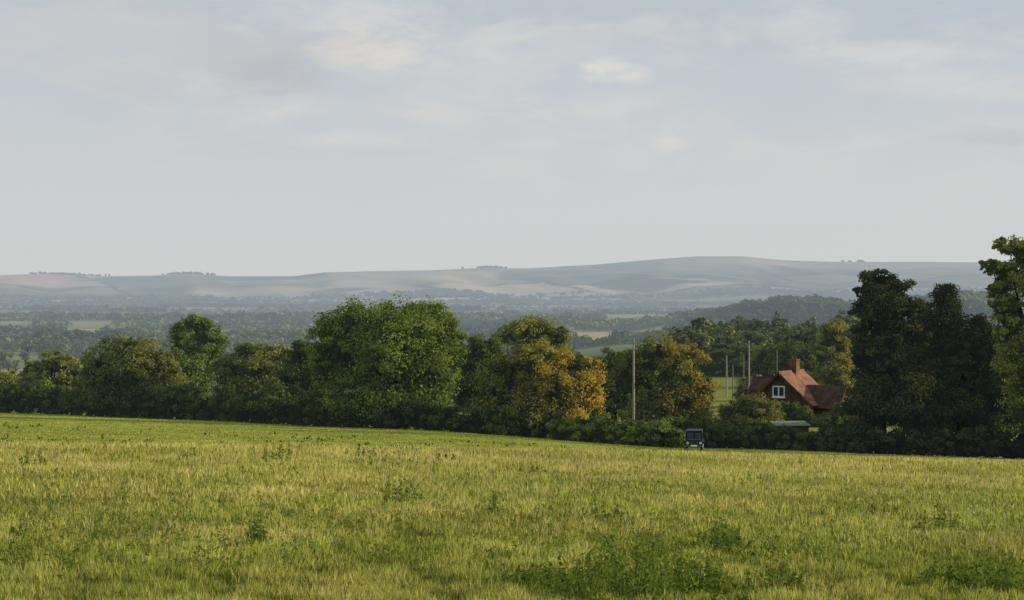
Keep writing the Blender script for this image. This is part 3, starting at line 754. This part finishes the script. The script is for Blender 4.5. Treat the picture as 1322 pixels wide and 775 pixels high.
# ---------------------------------------------------------------- parked off-road vehicle
NAVY = surf('navy_car_paint', (.010, .013, .022), (.014, .018, .03), 2, .75, bump=0)
ROOFW = surf('dark_roof_paint', (.03, .034, .042), (.045, .05, .06), 2, .8, bump=0)
CHR = surf('pale_metal', (.40, .40, .40), (.5, .5, .5), 3, .5, bump=0)
BMP = surf('dark_metal', (.10, .10, .11), (.15, .15, .16), 3, .6, bump=0)
RUB = surf('rubber', (.015, .015, .015), (.03, .03, .03), 6, .9)
LAMP = surf('lamp_glass', (.5, .52, .52), (.6, .62, .62), 3, .3, bump=0)
SCR = surf('windscreen_glass', (.02, .025, .035), (.04, .05, .06), 1, .4, bump=0)
VD = 150; vx = wx(896, VD); car = empty('off_road_car', (vx, VD, h1(vx, VD)+.02), math.radians(-6)); car.scale = (.86, .86, .82)
tag(car, 'dark boxy off-road car parked facing the camera at the field edge', 'car')
b = MB(); b.box(-.80, .80, 0, 4.0, .50, 1.02); b.box(-.64, .64, -.02, 1.25, 1.025, 1.14); b.build('body', NAVY, car, bevel=.03)
b = MB(); b.prism([(1.3, 1.03), (3.98, 1.03), (3.95, 1.80), (1.55, 1.80)], 'x', -.76, .76); b.build('cabin', NAVY, car, bevel=.02)
b = MB(); b.box(-.74, .74, 1.5, 4.0, 1.805, 1.90); b.build('roof', ROOFW, car, bevel=.03)
for s_ in (-1, 1):
    b = MB(); b.poly([(s_*.36-.29, 1.335, 1.12), (s_*.36+.29, 1.335, 1.12), (s_*.36+.29, 1.525, 1.70), (s_*.36-.29, 1.525, 1.70), (s_*.36-.29, 1.36, 1.12), (s_*.36+.29, 1.36, 1.12), (s_*.36+.29, 1.55, 1.70), (s_*.36-.29, 1.55, 1.70)],
        [(0, 1, 2, 3), (7, 6, 5, 4), (0, 4, 5, 1), (1, 5, 6, 2), (2, 6, 7, 3), (3, 7, 4, 0)])
    b.v = [(p[0], p[1]-.03, p[2]) for p in b.v]; b.build('windscreen', SCR, car)
    for q0, q1 in ((1.75, 2.6), (2.75, 3.8)):
        b = MB(); b.box(s_*.77-.012, s_*.77+.012, q0, q1, 1.15, 1.68); b.build('side_window', GLASS, car)
    b = MB(); b.box(s_*.82-.16, s_*.82+.16, .1, 1.2, .78, .96); b.build('wing', NAVY, car, bevel=.03)
    b = MB(); b.tube([(s_*.58, -.05, .82), (s_*.58, .01, .82)], [.13, .14], 14); b.build('headlight', LAMP, car)
    b = MB(); b.tube([(s_*.78, 1.3, 1.2), (s_*.93, 1.26, 1.24)], [.012, .012], 6); b.box(s_*.98-.07, s_*.98+.07, 1.22, 1.26, 1.14, 1.38); b.build('mirror', RUB, car)
    for yy_ in (.65, 3.2):
        wroot = empty('wheel', (s_*.70, yy_, .37)); wroot.parent = car
        b = MB(); b.tube([(-.11, 0, 0), (-.08, 0, 0), (.08, 0, 0), (.11, 0, 0)], [.33, .37, .37, .33], 24); b.build('tyre', RUB, wroot)
        b = MB(); b.tube([(s_*.112, 0, 0), (s_*.13, 0, 0)], [.2, .17], 16); b.build('rim', CHR, wroot)
b = MB()
for i in range(6): b.box(-.36, .36, -.05, -.021, .66+i*.07, .685+i*.07)
b.build('grille', BMP, car)
b = MB(); b.box(-.80, .80, -.16, -.055, .46, .60); b.build('bumper', BMP, car, bevel=.015)
b = MB(); b.box(-.28, .28, -.185, -.165, .50, .66); b.build('number_plate', WHITE, car)

# ---------------------------------------------------------------- sky, sun
EL = math.radians(13.5); ch = math.cos(EL); sd = np.array((ch*.970, ch*.243, math.sin(EL)))
sun = bpy.data.lights.new('sun', 'SUN'); sun.energy = 5.0; sun.color = (1, .84, .58); sun.angle = math.radians(.6)
so = bpy.data.objects.new('sun', sun); COL.objects.link(so)
so.rotation_euler = Vector(sd).to_track_quat('Z', 'Y').to_euler(); so.location = (60, -20, 60)
W = bpy.data.worlds.new('World'); scene.world = W; W.use_nodes = True
nt = W.node_tree; nt.nodes.clear()
sky = N(nt, 'ShaderNodeTexSky', sky_type='NISHITA'); sky.sun_disc = False
sky.sun_elevation = EL; sky.sun_rotation = math.atan2(sd[0], sd[1]); sky.dust_density = 3
tc = N(nt, 'ShaderNodeTexCoord'); sp = N(nt, 'ShaderNodeSeparateXYZ'); nt.links.new(tc.outputs['Generated'], sp.inputs[0])
xx, yv, zz = sp.outputs
base = ramp(nt, zz, [(0, (.675, .68, .68)), (.05, (.65, .67, .69)), (.10, (.585, .625, .67)), (.16, (.51, .575, .645)), (.6, (.38, .46, .58))])
vec = N(nt, 'ShaderNodeCombineXYZ')
nt.links.new(math_n(nt, 'MULTIPLY', xx, 5.0), vec.inputs[0]); nt.links.new(math_n(nt, 'MULTIPLY', yv, 2.0), vec.inputs[1]); nt.links.new(math_n(nt, 'MULTIPLY', zz, 15.0), vec.inputs[2])
def noise_w(sc, det, rough=.5, dist=0.0, w=0.0):
    n_ = N(nt, 'ShaderNodeTexNoise', noise_dimensions='4D'); n_.inputs['Scale'].default_value = sc; n_.inputs['Detail'].default_value = det
    n_.inputs['Roughness'].default_value = rough; n_.inputs['Distortion'].default_value = dist; n_.inputs['W'].default_value = w
    nt.links.new(vec.outputs[0], n_.inputs['Vector']); return n_.outputs['Fac']
def sstep(v_, a_, b_):
    n_ = N(nt, 'ShaderNodeMapRange', interpolation_type='SMOOTHSTEP'); nt.links.new(v_, n_.inputs[0])
    n_.inputs[1].default_value = a_; n_.inputs[2].default_value = b_; return n_.outputs[0]
big = noise_w(1.3, 5, .5, .4, 1.3)
hi = sstep(zz, .03, .10)
c = mixc(nt, math_n(nt, 'MULTIPLY', math_n(nt, 'MULTIPLY', sstep(big, .44, .66), hi), .45), base, (.53, .56, .60))
wisp = noise_w(2.4, 9, .62, .5, 4.1)
c = mixc(nt, math_n(nt, 'MULTIPLY', math_n(nt, 'MULTIPLY', sstep(wisp, .46, .68), hi), .6), c, (.74, .715, .68))
det = noise_w(5.0, 8, .66, .5, 7.7)
def cloud(px, py, wp, hp, col_, amt, rag=3.8):
    global c
    x0_ = math.sin(math.atan2(px-CX, F)); z0_ = (HY-py)/F
    ax = math_n(nt, 'DIVIDE', math_n(nt, 'SUBTRACT', xx, x0_), wp/F); az = math_n(nt, 'DIVIDE', math_n(nt, 'SUBTRACT', zz, z0_), hp/F)
    r2 = math_n(nt, 'ADD', math_n(nt, 'MULTIPLY', ax, ax), math_n(nt, 'MULTIPLY', az, az))
    q = math_n(nt, 'ADD', math_n(nt, 'SUBTRACT', 1.0, r2), math_n(nt, 'MULTIPLY', math_n(nt, 'SUBTRACT', det, .5), rag))
    q = math_n(nt, 'MULTIPLY', sstep(q, -.3, 1.9), math_n(nt, 'MULTIPLY', sstep(yv, 0, .5), amt))
    c = mixc(nt, q, c, col_)
cloud(320, 72, 210, 66, (.53, .545, .575), .65)
cloud(150, 50, 200, 66, (.69, .665, .645), .6)
cloud(380, 98, 90, 26, (.50, .515, .545), .5)
cloud(490, 72, 90, 40, (.86, .79, .70), .8)
cloud(430, 22, 160, 30, (.79, .75, .71), .65)
cloud(620, 95, 100, 40, (.76, .73, .69), .5)
cloud(700, 60, 120, 40, (.74, .715, .68), .4)
cloud(780, 92, 38, 19, (.88, .82, .73), .9, 3.2)
cloud(816, 99, 30, 16, (.88, .82, .73), .9, 3.2)
cloud(864, 186, 26, 11, (.82, .78, .73), .6)
cloud(460, 180, 110, 16, (.76, .735, .70), .5)
cloud(690, 185, 46, 12, (.76, .735, .70), .5)
cloud(1285, 184, 80, 13, (.53, .55, .58), .8)
cloud(1130, 78, 170, 18, (.80, .77, .73), .65)
cloud(1040, 40, 60, 40, (.80, .77, .73), .6)
cloud(1215, 28, 140, 28, (.49, .57, .66), .6)
cloud(1210, 115, 110, 22, (.77, .745, .71), .5)
b1 = N(nt, 'ShaderNodeBackground'); b1.inputs[1].default_value = .10; nt.links.new(sky.outputs[0], b1.inputs[0])
b2 = N(nt, 'ShaderNodeBackground'); b2.inputs[1].default_value = 1.0; nt.links.new(c, b2.inputs[0])
mx = N(nt, 'ShaderNodeMixShader'); mx.inputs[0].default_value = .90
nt.links.new(b1.outputs[0], mx.inputs[1]); nt.links.new(b2.outputs[0], mx.inputs[2])
wo = N(nt, 'ShaderNodeOutputWorld'); nt.links.new(mx.outputs[0], wo.inputs[0])

# ---------------------------------------------------------------- camera
cam = bpy.data.cameras.new('camera'); co = bpy.data.objects.new('camera', cam); COL.objects.link(co)
co.location = (0, 0, 0); co.rotation_euler = (pi/2, 0, 0)
cam.sensor_width = 36; cam.lens = 36*F/1322; cam.shift_y = -12.5/1322
cam.clip_start = .5; cam.clip_end = 60000
scene.camera = co
scene.view_settings.view_transform = 'Standard'; scene.view_settings.look = 'None'; scene.view_settings.exposure = 0
